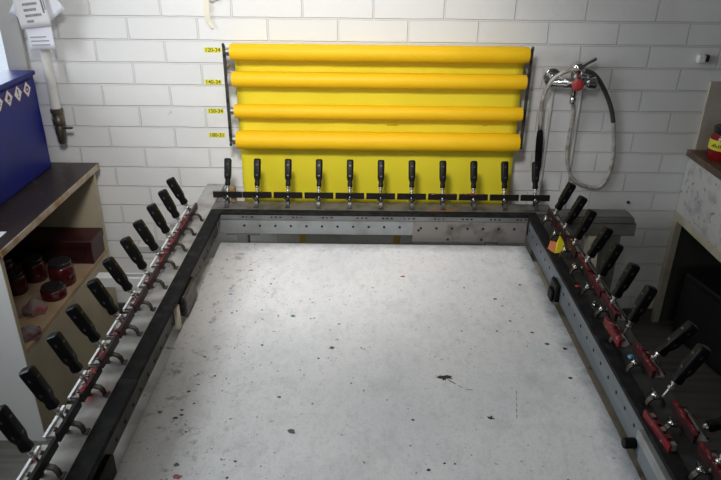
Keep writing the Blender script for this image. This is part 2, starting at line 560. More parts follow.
# dark smear with its thin broken tail
flat([(436, 377.3), (439, 376.2), (443, 376.0), (447, 375.2), (452, 376.4), (450.5, 377.6), (453, 379.2), (449.5, 378.6), (446, 378.4), (445.6, 381), (444.4, 379.6), (443, 381), (442.4, 379), (439.5, 378.6)], 0)
flat([(447, 378.8), (449, 380), (456, 384), (455.8, 384.4), (450, 381.4)], 0)
flat([(458, 385.4), (463, 387.8), (462.8, 388.1), (458, 385.8)], 5)
flat([(466, 389.5), (473, 389.9), (473, 390.2), (466, 389.8)], 5)
for q in range(5):
    flat([(515.9 + q * .1, 391 + q * 6), (516.4 + q * .1, 391 + q * 6), (516.5 + q * .1, 394.5 + q * 6), (516.0 + q * .1, 394.5 + q * 6)], 2)
flat([(487, 416.5), (490, 417), (492.5, 415.4), (492, 418), (495, 418.6), (491, 419.6), (488.5, 418.6)], 0)
for px, py, r, mi in [(271, 284, .004, 0), (231, 294, .006, 3), (232, 313, .004, 2), (293, 316, .0075, 1), (332, 348, .007, 5), (318.5, 358.5, .003, 0), (339, 324, .004, 3),
                      (402.5, 276.5, .0075, 4), (291.5, 431.5, .008, 5), (413, 420, .004, 0), (428.5, 470, .0035, 0), (444.5, 463.5, .0035, 0), (455, 464, .0028, 0),
                      (175, 418, .0055, 0), (182, 415, .004, 0), (182, 410, .003, 0), (194, 403.5, .003, 0), (188.5, 391.5, .004, 0), (177.5, 477, .008, 2), (235, 461.5, .003, 0),
                      (227, 478, .003, 0), (176, 465, .006, 5), (160, 412, .005, 5), (186, 432, .003, 0), (532, 332.5, .0045, 5), (547, 344, .006, 5), (565, 349, .006, 0), (495, 299, .005, 5),
                      (464, 288, .003, 0), (510, 321, .004, 5), (497, 331, .004, 1), (570, 378, .005, 0), (520, 285, .005, 5), (350, 296, .002, 0), (205, 357, .004, 5), (215, 376, .003, 0),
                      (279, 397, .005, 5), (262, 345, .004, 5), (330, 330, .002, 0), (387, 400, .002, 0), (240, 300, .002, 0), (262, 310, .0025, 0), (300, 370, .002, 0)]:
    x_, y_ = onb((px, py))[0]
    blot(b, x_, y_, r, mi, 1.2, .95)
o = b.build('paint_flecks', [SIGNK, TEAL, PINKP, BLUEP, OPAPER, mat('dark_grey_paint', (.13, .12, .12), .6)], ob, smooth=0)
o['kind'] = 'stuff'
# cream support planks under both long edges, cross members and legs
for x0, x1, nm in ((-.663, -.590, 'side_plank'), (.672, .745, 'side_plank')):
    MB().box(x0, x1, .65, 2.36, ZB - .075, ZB - .036).build(nm, GREYWOOD if x0 < 0 else CREAM, stand, loc=(OX, OY, 0), bevel=.003)
for y in (.72, 2.25):
    MB().box(-.664, .744, y, y + .07, ZB - .15, ZB - .0755).build('cross_beam', CREAM, stand, loc=(OX, OY, 0), bevel=.003)
for x in (-.58, .60):
    for y in (.72, 2.25):
        MB().box(x, x + .07, y, y + .07, 0, ZB - .151).build('leg', FRAMEG, stand, loc=(OX, OY, 0), bevel=.003)
for x in (-.56, .58):
    MB().box(x, x + .075, .65, 2.36, ZB - .075, ZB - .0305).build('runner', CREAM, stand, loc=(OX, OY, 0), bevel=.003)

# ------------------------------------------------------------------ stretching frame
ZF = .726
fr = thing('fabric_stretcher', 'three-sided steel stretching frame with rows of clamps around the board', 'stretching frame', (.05, 1.7, 0))
FO = (-.05, -1.7, 0)


def holes(b, pts, axis, sign, mi):
    for p in pts:
        p = Vector(p)
        d = Vector((0, 0, 0)); d[axis] = sign * .0012
        b.cyl(p - d, p + d, .0055, 10, mi)


# left rail
YN = .80
b = MB().box(-.706, -.626, YN, 2.80, ZF - .010, ZF, 0)
left_rail = b.build('rail_plate', PLATE_L, fr, loc=FO, bevel=.002)
left_rail['label'] = 'light grey left rail plate with red stains'
b = MB().box(-.700, -.598, YN, 2.468, ZF - .094, ZF - .0105, 0)
holes(b, [(-.598, YN + .05 + .0645 * k, ZF - .076) for k in range(26)], 0, 1, 1)
b.build('rail_beam', [FACE_L, HOLE], fr, loc=FO, bevel=.002)
b = MB().box(-.6255, -.579, 1.375, 2.499, ZF - .010, ZF + .004)
b.box(-.6255, -.577, YN, 1.372, ZF - .010, ZF + .006)
b.build('rubber_strip', RUBBER, fr, loc=FO, bevel=.002)
# back rail
b = MB().box(-.6255, .80, 2.50, 2.60, ZF - .010, ZF, 0)
b.build('rail_plate', PLATE_B, fr, loc=FO, bevel=.002)
b = MB().box(-.582, .68, 2.462, 2.50, ZF - .006, ZF + .004)
b.build('rubber_strip', RUBBER, fr, loc=FO, bevel=.002)
b = MB().box(-.597, .685, 2.464, 2.474, ZF - .026, ZF - .0065, 0)
for k in range(11):   # shallow chips and smudges along the lip
    x = -.5 + k * .115 + rnd.uniform(-.02, .02)
    for q in range(3):
        b.box(x + q * .018, x + q * .018 + rnd.uniform(.004, .012), 2.4632, 2.465, ZF - .018, ZF - .012, 1)
b.build('lip', [FRAMEG, HOLE], fr, loc=FO)
b = MB().box(-.597, .685, 2.472, 2.56, ZF - .0945, ZF - .029, 0)
holes(b, [(-.487 + .0645 * k, 2.472, ZF - .058) for k in range(11)], 1, 1, 1)
b.build('rail_beam', [FACE, HOLE], fr, loc=FO, bevel=.001)
b = MB().box(.212, .683, 2.466, 2.4715, ZF - .120, ZF - .0285, 0)
holes(b, [(.245 + .0645 * k, 2.466, ZF - .058) for k in range(7)] + [(.236 + .0645 * k, 2.466, ZF - .068) for k in range(1)] + [(.36, 2.466, ZF - .108), (.50, 2.466, ZF - .108)], 1, 1, 1)
b.build('face_plate', [FACE_B, HOLE], fr, loc=FO)
# right rail
b = MB().box(.722, .80, YN, 2.499, ZF - .010, ZF, 0)
b.build('rail_plate', PLATE_R, fr, loc=FO, bevel=.002)
b = MB().box(.689, .79, YN, 2.462, ZF - .106, ZF - .0105, 0)
holes(b, [(.689, YN + .03 + .0645 * k, ZF - .052) for k in range(26)], 0, -1, 1)
b.build('rail_beam', [FACE_R, HOLE], fr, loc=FO, bevel=.002)
b = MB().box(.682, .722, YN, 2.499, ZF - .010, ZF + .004)
b.build('rubber_strip', RUBBER, fr, loc=FO, bevel=.002)
# bright aluminium end piece bolted on the near part of the right rail
b = MB().box(.6685, .6885, YN, 1.225, ZF - .040, ZF - .012, 0).box(.6785, .6885, YN, 1.215, ZF - .100, ZF - .041, 1)
b.build('end_profile', [FACE, FACE_R], fr, loc=FO, bevel=.003)
# stop knobs and brackets on the inner faces
b = MB().cyl((.658, 1.255, ZF - .085), (.6885, 1.255, ZF - .085), .014, 16)
b.build('stop_knob', PLASTIC, fr, loc=FO, bevel=.002)
b = MB().box(.672, .6885, 1.96, 2.03, ZF - .105, ZF - .040).box(.663, .672, 1.975, 2.02, ZF - .112, ZF - .07)
b.build('bracket', PLASTIC, fr, loc=FO, bevel=.004)
b = MB().box(-.5975, -.572, 1.84, 1.98, ZF - .105, ZF - .025)
b.build('bracket', DSTEEL, fr, loc=FO, bevel=.006)
b = MB().box(-.5975, -.582, 1.775, 1.80, ZF - .112, ZF - .028)
b.build('side_block', CREAM, fr, loc=FO, bevel=.003)
b = MB().box(-.5975, -.577, 1.02, 1.17, ZF - .115, ZF - .055)
b.build('bracket', PLASTIC, fr, loc=FO, bevel=.006)
# back posts under the back rail
for x in (-.50, .55):
    b = MB().box(x - .065, x + .075, 2.474, 2.56, ZF - .104, ZF - .095).box(x - .023, x + .023, 2.475, 2.53, .0, ZF - .104)
    b.build('post', FRAMEG, fr, loc=FO, bevel=.002)
# rear beam running past the right corner, with its leg and a slanting cream strut
b = MB().box(.66, 1.19, 2.612, 2.70, .632, .658, 0)
b.box(.66, 1.175, 2.615, 2.697, .6582, .667, 0)
b.box(.66, 1.205, 2.618, 2.70, .570, .6318, 1)
b.build('rear_beam', [FRAMEG, FRAMEG2], fr, loc=FO, bevel=.005)
MB().box(1.085, 1.15, 2.625, 2.695, 0, .5695).build('leg', FRAMEG2, fr, loc=FO, bevel=.003)
b = MB()
b.loft([[Vector((x + dx, y + dy, z)) for dx, dy in ((-.024, -.02), (.024, -.02), (.024, .02), (-.024, .02))] for x, y, z in ((1.03, 2.645, .5695), (.955, 2.40, .30))])
b.build('strut', CREAM, fr, loc=FO)
for x0, y0 in ((-.79, 2.38), (-.79, .95), (.7905, 2.38), (.7905, .95)):
    nm = PLATE_L if x0 < 0 else FRAMEG
    b = MB().box(x0, x0 + .0695, y0, y0 + .08, 0, ZF - .05)
    if x0 < 0:
        b.box(x0 + .0695, x0 + .09, y0 + .01, y0 + .07, ZF - .09, ZF - .055)
    b.build('leg', nm, fr, loc=FO, bevel=.003)
# slotted white channel held out on the left legs
b = MB().box(-1.12, -.7905, 2.405, 2.455, .405, .448, 0)
for k in range(24):
    x = -1.05 + k * .0105
    b.box(x, x + .0055, 2.418, 2.445, .4482, .4486, 1)
b.build('slotted_channel', [WHITEP, HOLE], fr, loc=FO, bevel=.002)
MB().box(-.93, -.7905, 2.415, 2.47, .56, .60).build('side_plate', PLATE_L, fr, loc=FO, bevel=.008)

# ------------------------------------------------------------------ clamps
LEAN = R(24.5)


def superell(w, d, z, n=20, e=5.0):
    out = []
    for k in range(n):
        a = 2 * math.pi * (k + .5) / n
        c, s_ = math.cos(a), math.sin(a)
        out.append(Vector((math.copysign(abs(c) ** (2 / e), c) * w / 2, math.copysign(abs(s_) ** (2 / e), s_) * d / 2, z)))
    return out


def handle_mesh():
    b = MB()
    z0, z1 = .080, .195
    secs = [(0, .015, .019), (.02, .0205, .025), (.09, .021, .027), (.20, .0175, .024), (.30, .026, .029), (.36, .0275, .0315),
            (.60, .028, .032), (.93, .0285, .0325), (.98, .0265, .030), (1.0, .019, .027)]
    b.loft([superell(w, d, z0 + t * (z1 - z0)) for t, w, d in secs], 0)
    for t in (.36, .74):      # pale ovals: slots on each flat side with the glint painted in
        for s_ in (-1, 1):
            z = z0 + t * (z1 - z0) + .004
            poly = [(q[0] * 1.0, q[1] * 1.0) for q in [(.005 * math.cos(a), .003 * math.sin(a)) for a in [2 * math.pi * k / 10 for k in range(10)]]]
            M = Matrix.Translation((s_ * .0138, 0, z)) @ Matrix.Rotation(R(90), 4, 'Y')
            b.prism(poly, -.0006, .0006, M, 1)
            M = Matrix.Translation((0, s_ * .0159, z)) @ Matrix.Rotation(R(90), 4, 'X')
            b.prism(poly, -.0006, .0006, M, 1)
    return b


def spindle_mesh():
    b = MB()
    b.lathe([(.0042, .0305), (.0042, .0795)], 12)
    b.lathe([(.007, .058), (.008, .060), (.008, .064), (.006, .066)], 6)
    b.lathe([(.0075, .072), (.0085, .074), (.0085, .0795)], 12)
    return b


def hook_mesh():
    """arched foot reaching inwards (-y) from the spindle and down onto the plate, with a puck under the spindle"""
    b = MB()
    pts = [(.019, .0005), (.018, .017), (.012, .0265), (-.001, .0300), (-.015, .0265), (-.023, .016), (-.026, .0005)]
    th = .0045
    outer = pts
    inner = [(.0145, .0005), (.0135, .015), (.009, .022), (-.001, .0250), (-.012, .022), (-.0185, .013), (-.021, .0005)]
    for x0, x1 in ((-.007, .007),):
        n = len(outer)
        vs = [Vector((x, y, z)) for x in (x0, x1) for y, z in outer + inner]
        m = 2 * n
        fs = []
        for i in range(n - 1):
            fs.append((i, i + 1, m + i + 1, m + i))
            fs.append((n + i, m + n + i, m + n + i + 1, n + i + 1))
            fs.append((i, n + i, n + i + 1, i + 1))
            fs.append((m + i, m + i + 1, m + n + i + 1, m + n + i))
        fs += [(0, m, m + n, n), (n - 1, 2 * n - 1, m + 2 * n - 1, m + n - 1)]
        b.add(vs, fs, 0)
    b.box(-.010, .010, -.034, -.0265, .0004, .004, 0)
    return b


def wing_mesh():
    b = MB()
    M = Matrix.Translation((0, -.010, .0285))
    b.lathe([(.0075, 0), (.0075, .005), (.004, .008), (.0035, .013)], 12, M)
    for s_ in (-1, 1):
        b.loft([[Vector((s_ * (.005 + t * .012), -.010 + q * w, .0318 + t * .006 + k * h)) for q, k in ((-1, -1), (1, -1), (1, 1), (-1, 1))] for t, w, h in ((0, .002, .003), (.6, .002, .0045), (1, .0012, .002))])
    return b


BL = .0608   # half length of a jaw


def jaw_meshes():
    f = MB()   # stout bar towards the fabric, its top edge painted
    f.box(-BL, BL, -.005, .004, .0265, .0500, 0)
    f.box(-BL, BL, -.0045, .0038, .0501, .0520, 1)
    g = MB()   # lower flat flange behind with two bolts
    g.box(-BL + .004, BL - .002, .0042, .030, .0285, .0325, 0)
    g.box(-BL + .004, -BL + .009, .0042, .030, .0330, .0362, 1)
    for x in (-.030, .032):
        g.lathe([(.0055, .0326), (.0055, .0375), (.003, .0395)], 8, Matrix.Translation((x, .019, 0)), 1)
    l = MB().box(-BL + .004, BL - .010, .0303, .0362, .0285, .0370, 0)
    return f, g, l


def splat_mesh(seed):
    r_ = random.Random(seed)
    b = MB()
    for k in range(8):
        x = r_.uniform(-BL + .01, BL - .01)
        y = r_.uniform(-.002, .003)
        q = r_.uniform(.003, .006)
        b.lathe([(q, -.001), (q * .9, q * .35), (q * .4, q * .6)], 9, Matrix.Translation((x, y, .0515)) @ Matrix.Rotation(r_.uniform(-.3, .3), 4, 'X') @ Matrix.Diagonal((r_.uniform(.9, 2.2), 1, .8, 1)))
    for k in range(6):
        x = r_.uniform(-BL + .01, BL - .02)
        b.tube([(x, .0, .0515), (x + .008, .010, .046), (x + .020, r_.uniform(.012, .026), .0345)], .0026, 6)
    return b


hm, sm_, km, wm = handle_mesh(), spindle_mesh(), hook_mesh(), wing_mesh()
proto_parts = {}


def first(key, mb, mats, name):
    if key not in proto_parts:
        o = mb().build(name, mats, None, smooth=45)
        proto_parts[key] = o
        return o
    o = proto_parts[key].copy()
    C.objects.link(o)
    return o


jf, jg, jl = jaw_meshes()


def clamp(loc, rz, lean, label, jaw=JBLACK, top=JBLACK, painted=0, jaw_y=0.0, lip=JLIP, group=None, with_jaw=True, flange=True, knob=STEEL, jaw_rz=0.0):
    t = thing('stretching_clamp', label, 'clamp', loc, rz, group)

    def put(o, rx=0.0, y=0.0, rz_=0.0):
        o.parent = t
        o.rotation_euler = (rx, 0, rz_)
        o.location = (0, y, 0)
        return o
    put(first('hook', lambda: km, DSTEEL, 'hook_foot'))
    if knob:
        put(first('wing' + knob.name, lambda: wm, knob, 'wing_nut'))
    put(first('spindle', lambda: sm_, STEEL, 'spindle'), -lean)
    put(first('handle', lambda: hm, [PLASTIC, SLOT_GLINT], 'handle'), -lean)
    if with_jaw:
        yy = math.tan(min(lean, LEAN)) * .038 + jaw_y
        put(first('jaw' + jaw.name + top.name, lambda: jf, [jaw, top], 'jaw_bar'), 0, yy, jaw_rz)
        put(first('flange', lambda: jg, [JFLANGE, DSTEEL], 'jaw_flange'), 0, yy, jaw_rz)
        put(first('lip' + lip.name, lambda: jl, lip, 'jaw_lip'), 0, yy, jaw_rz)
        if painted:
            q = put(first('splat%d' % painted, lambda: splat_mesh(painted), JRED, 'paint_crust'), 0, yy, jaw_rz)
            q['label'] = 'dried red paint on the jaw'
    return t


ORD = ['first', 'second', 'third', 'fourth', 'fifth', 'sixth', 'seventh', 'eighth', 'ninth', 'tenth', 'eleventh']
# back row: eleven upright handles, jaws facing the board
for i in range(11):
    x = (-.5735 if i else -.5675) + i * .1305
    lab = 'black-handled clamp on the back rail, %s from its left end' % ORD[i]
    if i == 0:
        lab = 'black-handled clamp at the left end of the back rail, by a brown wooden block'
    elif i == 10:
        lab = 'black-handled clamp at the right end of the back rail, beside the spray gun'
    pnt = {7: 3, 8: 4}.get(i, 0)
    if pnt:
        lab = lab.replace('black-handled clamp', 'red-spattered black-handled clamp')
    clamp((x, 2.556, ZF), 0, LEAN, lab, JBLACK, JBLACK, pnt, knob=DSTEEL, group='clamps along the back rail')
# left row: leaning outwards to the left
LP = {1: 1, 2: 2, 3: 3, 8: 1}
for i in range(11):
    y = 2.389 - i * .1346
    la = R([25.4, 23.1, 23.7, 25.6, 24.6, 27, 25, 26, 22.5, 23, 21.5][i])
    lab = 'outward-leaning black-handled clamp on the left rail, %s from the back corner' % ORD[i]
    if i == 0:
        lab = 'outward-leaning black-handled clamp on the left rail, nearest the back corner'
    if i == 10:
        lab = 'black-handled clamp on the left rail nearest the camera, its handle at the picture edge'
    pnt = LP.get(i, 0)
    if pnt:
        lab = lab.replace('outward-leaning', 'red-stained', 1)
    clamp((-.664, y, ZF), R(90), la, lab, JMAROON if i < 8 else JBLACK, JMAROON if i < 9 else JBLACK, pnt, knob=None, jaw_y=-.010, group='clamps along the left rail')
# right row: leaning outwards to the right
RLN = [22, 23, 20, 24, 19, 19, 18, 39, 25, 73, 24]
RP = {3: 1, 5: 3, 6: 4, 7: 1, 9: 4, 10: 2}
for i in range(11):
    y = 2.372 - i * .1345
    lab = 'black-handled clamp on the dark right rail, %s from the back corner' % ORD[i]
    kw = {}
    if i == 0:
        lab = 'black-handled clamp on the dark right rail, nearest the back corner'
    if i == 6:
        lab = 'clamp on the right rail with its red-crusted jaw pulled inwards, seventh from the back'
        kw = dict(jaw_y=-.034)
    if i == 7:
        lab = 'clamp on the right rail with its handle tilted far out, spindle showing, red jaw'
    if i == 8:
        lab = 'clamp on the right rail that has lost its jaw, behind the light blue crumb'
        kw = dict(with_jaw=False)
        lab = 'jawless clamp on the right rail, between two clamps with red jaws'
    if i == 9:
        lab = 'clamp on the right rail with its handle folded almost flat outwards'
        y = 1.195
    if i == 10:
        lab = 'clamp on the right rail nearest the camera, at the bottom right corner'
        y = 1.05
    clamp((.738, y, ZF), R(-90), R(RLN[i]), lab, JRED if i == 6 else JMAROON, JRED if i >= 3 else JMAROON, RP.get(i, 0), lip=DSTEEL, group='clamps along the right rail', knob=CHROME, **kw)
# loose jaw lying on the edge of the right rail
t = thing('loose_jaw', 'loose red and white streaked clamp jaw lying on the inner edge of the right rail', 'clamp jaw', (.697, 1.19, ZF + .0045), R(-85))
b = MB().box(-.0615, .0615, -.004, .002, 0, .020, 0)
b.build('jaw_bar', JRED, t)
b = MB()
for k in range(5):
    x = -.05 + k * .024
    b.loft([[Vector((x + dx, .003 + t_ * .012, z)) for dx, z in ((0, .001), (.013, .001), (.013, .018), (0, .018))] for t_ in (0, 1)], k % 2)
b.build('paint_crust', [RAG, JRED], t)
# brown wooden block behind the first back clamp
tag(MB().box(-.556, -.535, 2.576, 2.597, ZF + .0002, ZF + .072).build('wooden_block', WOODBR, bevel=.004),
    'small brown wooden block standing behind the leftmost clamp of the back rail', 'wooden block')
# bits on the right plate
t = thing('paper_scrap', 'torn yellow and orange paper scrap lying on the dark right rail', 'paper scrap', (.722, 2.165, ZF + .0003))
SO = (-.722, -2.165, 0)
pl = [(.702, 2.124, .001), (.744, 2.134, .003), (.740, 2.154, .032), (.7255, 2.166, .056), (.716, 2.160, .030)]
b = MB().loft([[Vector(p) for p in pl], [Vector(p) + Vector((0, .001, .0006)) for p in pl]])
b.build('yellow_side', YPAPER, t, loc=SO, smooth=0)
pl = [(.686, 2.160, .006), (.7015, 2.124, .001), (.7155, 2.160, .030), (.696, 2.176, .030)]
b = MB().loft([[Vector(p) for p in pl], [Vector(p) + Vector((0, .001, .0006)) for p in pl]])
b.build('orange_side', OPAPER, t, loc=SO, smooth=0)


def crumb(name, x, y, r, m, lab, cat):
    b = MB()
    r_ = random.Random(int(x * 1000 + y * 7000))
    prof = [(r * .7, 0), (r, r * .3), (r * .8, r * .8), (r * .3, r * 1.0)]
    b.lathe(prof, 9)
    b.v = [(vx * r_.uniform(.75, 1.25), vy * r_.uniform(.75, 1.25), vz) for vx, vy, vz in b.v]
    o = b.build(name, m, loc=(x, y, ZF + .0003))
    tag(o, lab, cat)


crumb('paint_crumb', .748, 2.035, .0075, ORANGE, 'orange crumb of dried paint on the right rail', 'paint crumb')
crumb('paint_crumb', .715, 1.885, .0075, RED, 'bright red crumb of dried paint on the right rail', 'paint crumb')
crumb('paint_crumb', .748, 1.495, .009, BLUEP, 'light blue crumb of dried paint on the right rail', 'paint crumb')
for i, (x, y) in enumerate([(.737, 2.425), (.735, 1.77), (.727, 1.70)]):
    b = MB().lathe([(.009, 0), (.009, .006), (.005, .007), (.005, .014), (.003, .015)], 6)
    o = b.build('loose_bolt', CHROME, loc=(x, y, ZF + .0003))
    tag(o, ['shiny bolt standing on the right rail near the back corner', 'shiny bolt standing on the right rail, middle of the row of clamps, farther of two',
            'shiny bolt standing on the right rail, middle of the row of clamps, nearer of two'][i], 'bolt', 'bolts on the right rail')

# ------------------------------------------------------------------ yellow mesh rolls on the wall
ROLLS = [(1.324, .034, 2.745), (1.213, .032, 2.745), (1.078, .030, 2.745), (.952, .041, 2.745)]
NAMES = ['topmost', 'second from the top', 'third from the top', 'lowest']
RX0, RX1 = -.545, .676
tails = [1.165, 1.012, .925, .648]
lab = ['topmost roll of yellow screen mesh on the wall rack, beside the first number sticker',
       'second roll of yellow screen mesh from the top of the rack',
       'third roll of yellow screen mesh from the top, above the lowest thick roll',
       'lowest and thickest roll of yellow screen mesh, its sheet hanging down behind the clamps']
for i, (z, r, y) in enumerate(ROLLS):
    t = thing('fabric_roll', lab[i], 'fabric roll', (.07, y, z), 0, 'yellow mesh rolls on the rack')
    b = MB()
    prof = []
    n = 40
    for k in range(n + 1):
        h = RX0 + (RX1 - RX0) * k / n
        prof.append((r * (1 + .012 * math.sin(k * .9 + i * 2) + .01 * math.sin(k * 2.3 + i)) * (.93 if k in (0, n) else 1), h - .07))
    b.lathe(prof, 28, Matrix.Rotation(R(90), 4, 'Y'))
    b.build('roll', SHEETROLL, t, smooth=60)
    for xa, xb in ((RX0 - .016, RX0), (RX1, RX1 + .003)):
        MB().cyl((xa - .07, 0, 0), (xb - .07, 0, 0), r * (.85 if i == 1 else .5), 18).build('core', mat('grey_core', (.35, .31, .28), .6) if i == 1 else STEEL, t)
    # hanging sheet: leaves the back of the roll and falls with slight waves
    yb = r * .80 + .010 * (3 - i) * .4
    n = 36
    rows = 10
    vs, fs = [], []
    z1 = tails[i] - z
    for j in range(rows + 1):
        q = j / rows
        for k in range(n + 1):
            x = RX0 + .006 + (RX1 - RX0 - .012) * k / n
            s_ = (k / n)
            zz = r * .3 + (z1 - r * .3) * q
            if i == 1 and j == rows:     # corner rounds up at both ends
                e = min(k, n - k) / 6.0
                zz += .035 * max(0, 1 - e) ** 2
            amp = .004 * q
            yy = (r + .001) - (r + .001 - yb) * 0 + amp * math.sin(s_ * 17 + i * 2.1) + .002 * math.sin(s_ * 41 + i) * q + .0035 * (3 - i)
            vs.append((x - .07, yy - .001, zz))
    for j in range(rows):
        for k in range(n):
            a = j * (n + 1) + k
            fs.append((a, a + 1, a + n + 2, a + n + 1))
    b = MB(); b.add(vs, fs)
    o = b.build('hanging_sheet', SHEET, t, smooth=180)
    sd = o.modifiers.new('thickness', 'SOLIDIFY'); sd.thickness = .0006
# the two rack brackets
for s_, x in ((-1, RX0 - .026), (1, RX1 + .011)):
    t = thing('roll_bracket', 'dark steel rod bracket holding the %s ends of the yellow rolls' % ('left' if s_ < 0 else 'right'), 'bracket', (x, 2.745, .93), 0, 'brackets of the roll rack')
    b = MB().box(-.006, .006, -.006, .006, -.004 + .016, .415)
    b.tube(bez([(0, 0, .41), (0, -.003, .422), (0, -.012, .426), (0, -.018, .420)], 5), .005, 8)
    b.tube(bez([(0, 0, .014), (0, -.004, .004), (0, -.012, .001), (0, -.018, .008)], 5), .005, 8)
    b.build('rod', DSTEEL, t)
    for z, r, y in ROLLS:
        MB().cyl((0, 0, z - .93), (-s_ * (.0095 if s_ < 0 else .0075), 0, z - .93), .006, 10).build('peg', STEEL if z > 1.3 else DSTEEL, t)
    b = MB().box(-.012 if s_ < 0 else -.10, .10 if s_ < 0 else .012, .085, .1045, .305, .345, 0)
    b.box(-.005, .005, .005, .085, .315, .330, 0)
    b.cyl((-s_ * .075, .082, .333), (-s_ * .075, .086, .333), .005, 8, 1).cyl((-s_ * .085, .082, .333), (-s_ * .085, .086, .333), .003, 8, 1)
    b.build('mounting_plate', [mat('brushed_bracket_plate', (.42, .39, .36), .4, .5), HOLE], t, bevel=.002)

# stickers with the mesh numbers
for i, (txt, x, z) in enumerate([(q, *[at(px, py, y=W)[k] for k in (0, 2)]) for q, px, py in (('120-34', 212.6, 50), ('140-34', 213.2, 82), ('150-34', 215.6, 111), ('180-31', 217, 135))]):
    t = thing('number_sticker', 'yellow sticker on the wall reading %s, left of the roll rack' % txt, 'sticker', (x, W - .0006, z), 0, 'number stickers beside the rolls')
    MB().box(-.036, .036, -.0004, .0004, -.0105, .0105).build('backing', YLABEL, t, smooth=0)
    cu = bpy.data.curves.new('lettering', 'FONT')
    cu.body = txt
    cu.size = .0235
    cu.align_x = 'CENTER'; cu.align_y = 'CENTER'
    cu.extrude = .0002
    cu.offset = .0004
    to = bpy.data.objects.new('lettering_curve', cu)
    C.objects.link(to)
    dg = bpy.context.evaluated_depsgraph_get()
    me = bpy.data.meshes.new_from_object(to.evaluated_get(dg))
    bpy.data.objects.remove(to)
    me.materials.clear(); me.materials.append(YTEXT)
    o = bpy.data.objects.new('lettering', me)
    C.objects.link(o)
    o.parent = t
    o.rotation_euler = (R(90), 0, 0)
    o.location = (0, -.0007, 0)
# yellow tape tabs on the wall below the sheet
for i, x in enumerate((-.283, .166)):
    tag(MB().box(x - .014, x + .014, W - .0015, W - .0003, .40, .50).build('tape_tab', mat('yellow_tape', (.75, .55, .10), .5), smooth=0),
        'short yellow tape strip on the wall under the back rail, %s one' % ('left' if i == 0 else 'right'), 'tape', 'tape strips under the back rail')

# ------------------------------------------------------------------ left side: cabinet, crate, jars
ct = thing('storage_cabinet', 'open cream cabinet with dark brown worktop against the back wall', 'cabinet', (-1.45, 2.35, 0))
CO = (1.45, -2.35, 0)
CX0, CX1, CY0, CY1, CZ = -1.80, -1.20, 1.925, 2.775, .822
b = MB().box(CX0, CX1 + .012, CY0 - .01, CY1 + .02, CZ - .026, CZ, 0)
b.box(CX1 + .0122, CX1 + .016, CY0 - .01, CY1 + .02, CZ - .026, CZ - .001, 1)
b.build('worktop', [TOPBROWN, EDGEW], ct, loc=CO)
b = MB().box(CX0, CX1 - .003, CY0, CY0 + .018, 0, CZ - .027, 0).box(CX1 - .0028, CX1, CY0, CY0 + .018, 0, CZ - .027, 1)
b.build('side_panel', [CABWHITE, CABCREAM], ct, loc=CO)
b = MB().box(CX0, CX1, CY1 - .018, CY1, 0, CZ - .027)
b.build('side_panel', CABCREAM, ct, loc=CO)
MB().box(CX0, CX0 + .01, CY0 + .0185, CY1 - .0185, .02, CZ - .027).build('back_panel', DARKIN, ct, loc=CO)
MB().box(CX0 + .0105, CX1 - .002, CY0 + .0185, CY1 - .0185, .385, .405).build('shelf', SHELFW, ct, loc=CO)
b = MB().box(CX1 - .019, CX1 - .001, CY0 + .0185, CY1 - .0185, .02, .3845)
b.build('front_panel', CABCREAM, ct, loc=CO)
t = thing('crate', 'long dark red crate on the far end of the cabinet shelf', 'crate', (-1.48, 2.68, .4055))
b = MB().box(-.30, .275, -.07, .07, 0, .10).box(-.305, .28, -.075, .075, .085, .115)
b.build('body', DKRED, t, bevel=.004)
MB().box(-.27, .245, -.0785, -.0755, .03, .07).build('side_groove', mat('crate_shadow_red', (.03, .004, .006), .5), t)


def jar(name, x, y, r, h, lab, cat='jar', bm=JARRED, lm=LID):
    t = thing(name, lab, cat, (x, y, .4055), 0, 'ink jars and tins on the cabinet shelf')
    MB().lathe([(r * .94, 0), (r, .004), (r, h * .72), (r * .93, h * .8), (r * .82, h * .84)], 24).build('body', bm, t, smooth=50)
    MB().lathe([(r * .86, h * .842), (r * .88, h * .85), (r * .88, h * .98), (r * .84, h), (r * .5, h * .995)], 24).build('lid', lm, t, smooth=40)


jar('ink_jar', -1.272, 2.44, .052, .105, 'largest dark red ink jar on the cabinet shelf, in front of the crate')
jar('ink_tin', -1.262, 2.325, .050, .052, 'low wide ink tin on the cabinet shelf, nearest its front edge', 'tin')
jar('ink_jar', -1.40, 2.47, .045, .10, 'dark ink jar behind the largest jar on the cabinet shelf')
jar('ink_jar', -1.43, 2.36, .042, .09, 'dark ink jar on the cabinet shelf behind the low tin')
jar('ink_jar', -1.50, 2.42, .042, .12, 'dark ink jar deepest in the cabinet shelf')


def crumple(name, x, y, r, hgt, lab, seed, m):
    r_ = random.Random(seed)
    b = MB()
    n, rows = 14, 5
    secs = []
    for j in range(rows):
        q = j / (rows - 1)
        rr = r * (math.cos(q * 1.35))
        secs.append([Vector((rr * math.cos(2 * math.pi * k / n) * r_.uniform(.72, 1.2), rr * math.sin(2 * math.pi * k / n) * r_.uniform(.72, 1.2), q * hgt + (r_.uniform(-.003, .006) if j else 0))) for k in range(n)])
    b.loft(secs)
    o = b.build(name, m, loc=(x, y, .4055), smooth=25)
    tag(o, lab, 'rag', 'rags on the cabinet shelf')


crumple('rag', -1.285, 2.205, .045, .06, 'grey crumpled rag on the cabinet shelf next to the low tin', 3, RAG)
crumple('rag', -1.36, 2.16, .04, .05, 'red-stained crumpled rag deeper in the near part of the cabinet shelf', 5, RAG)
crumple('rag', -1.235, 2.04, .05, .035, 'pale rag at the near end of the cabinet shelf', 9, mat('pale_red_rag', (.19, .155, .15), .8, col2=(.10, .015, .02), scale=22))
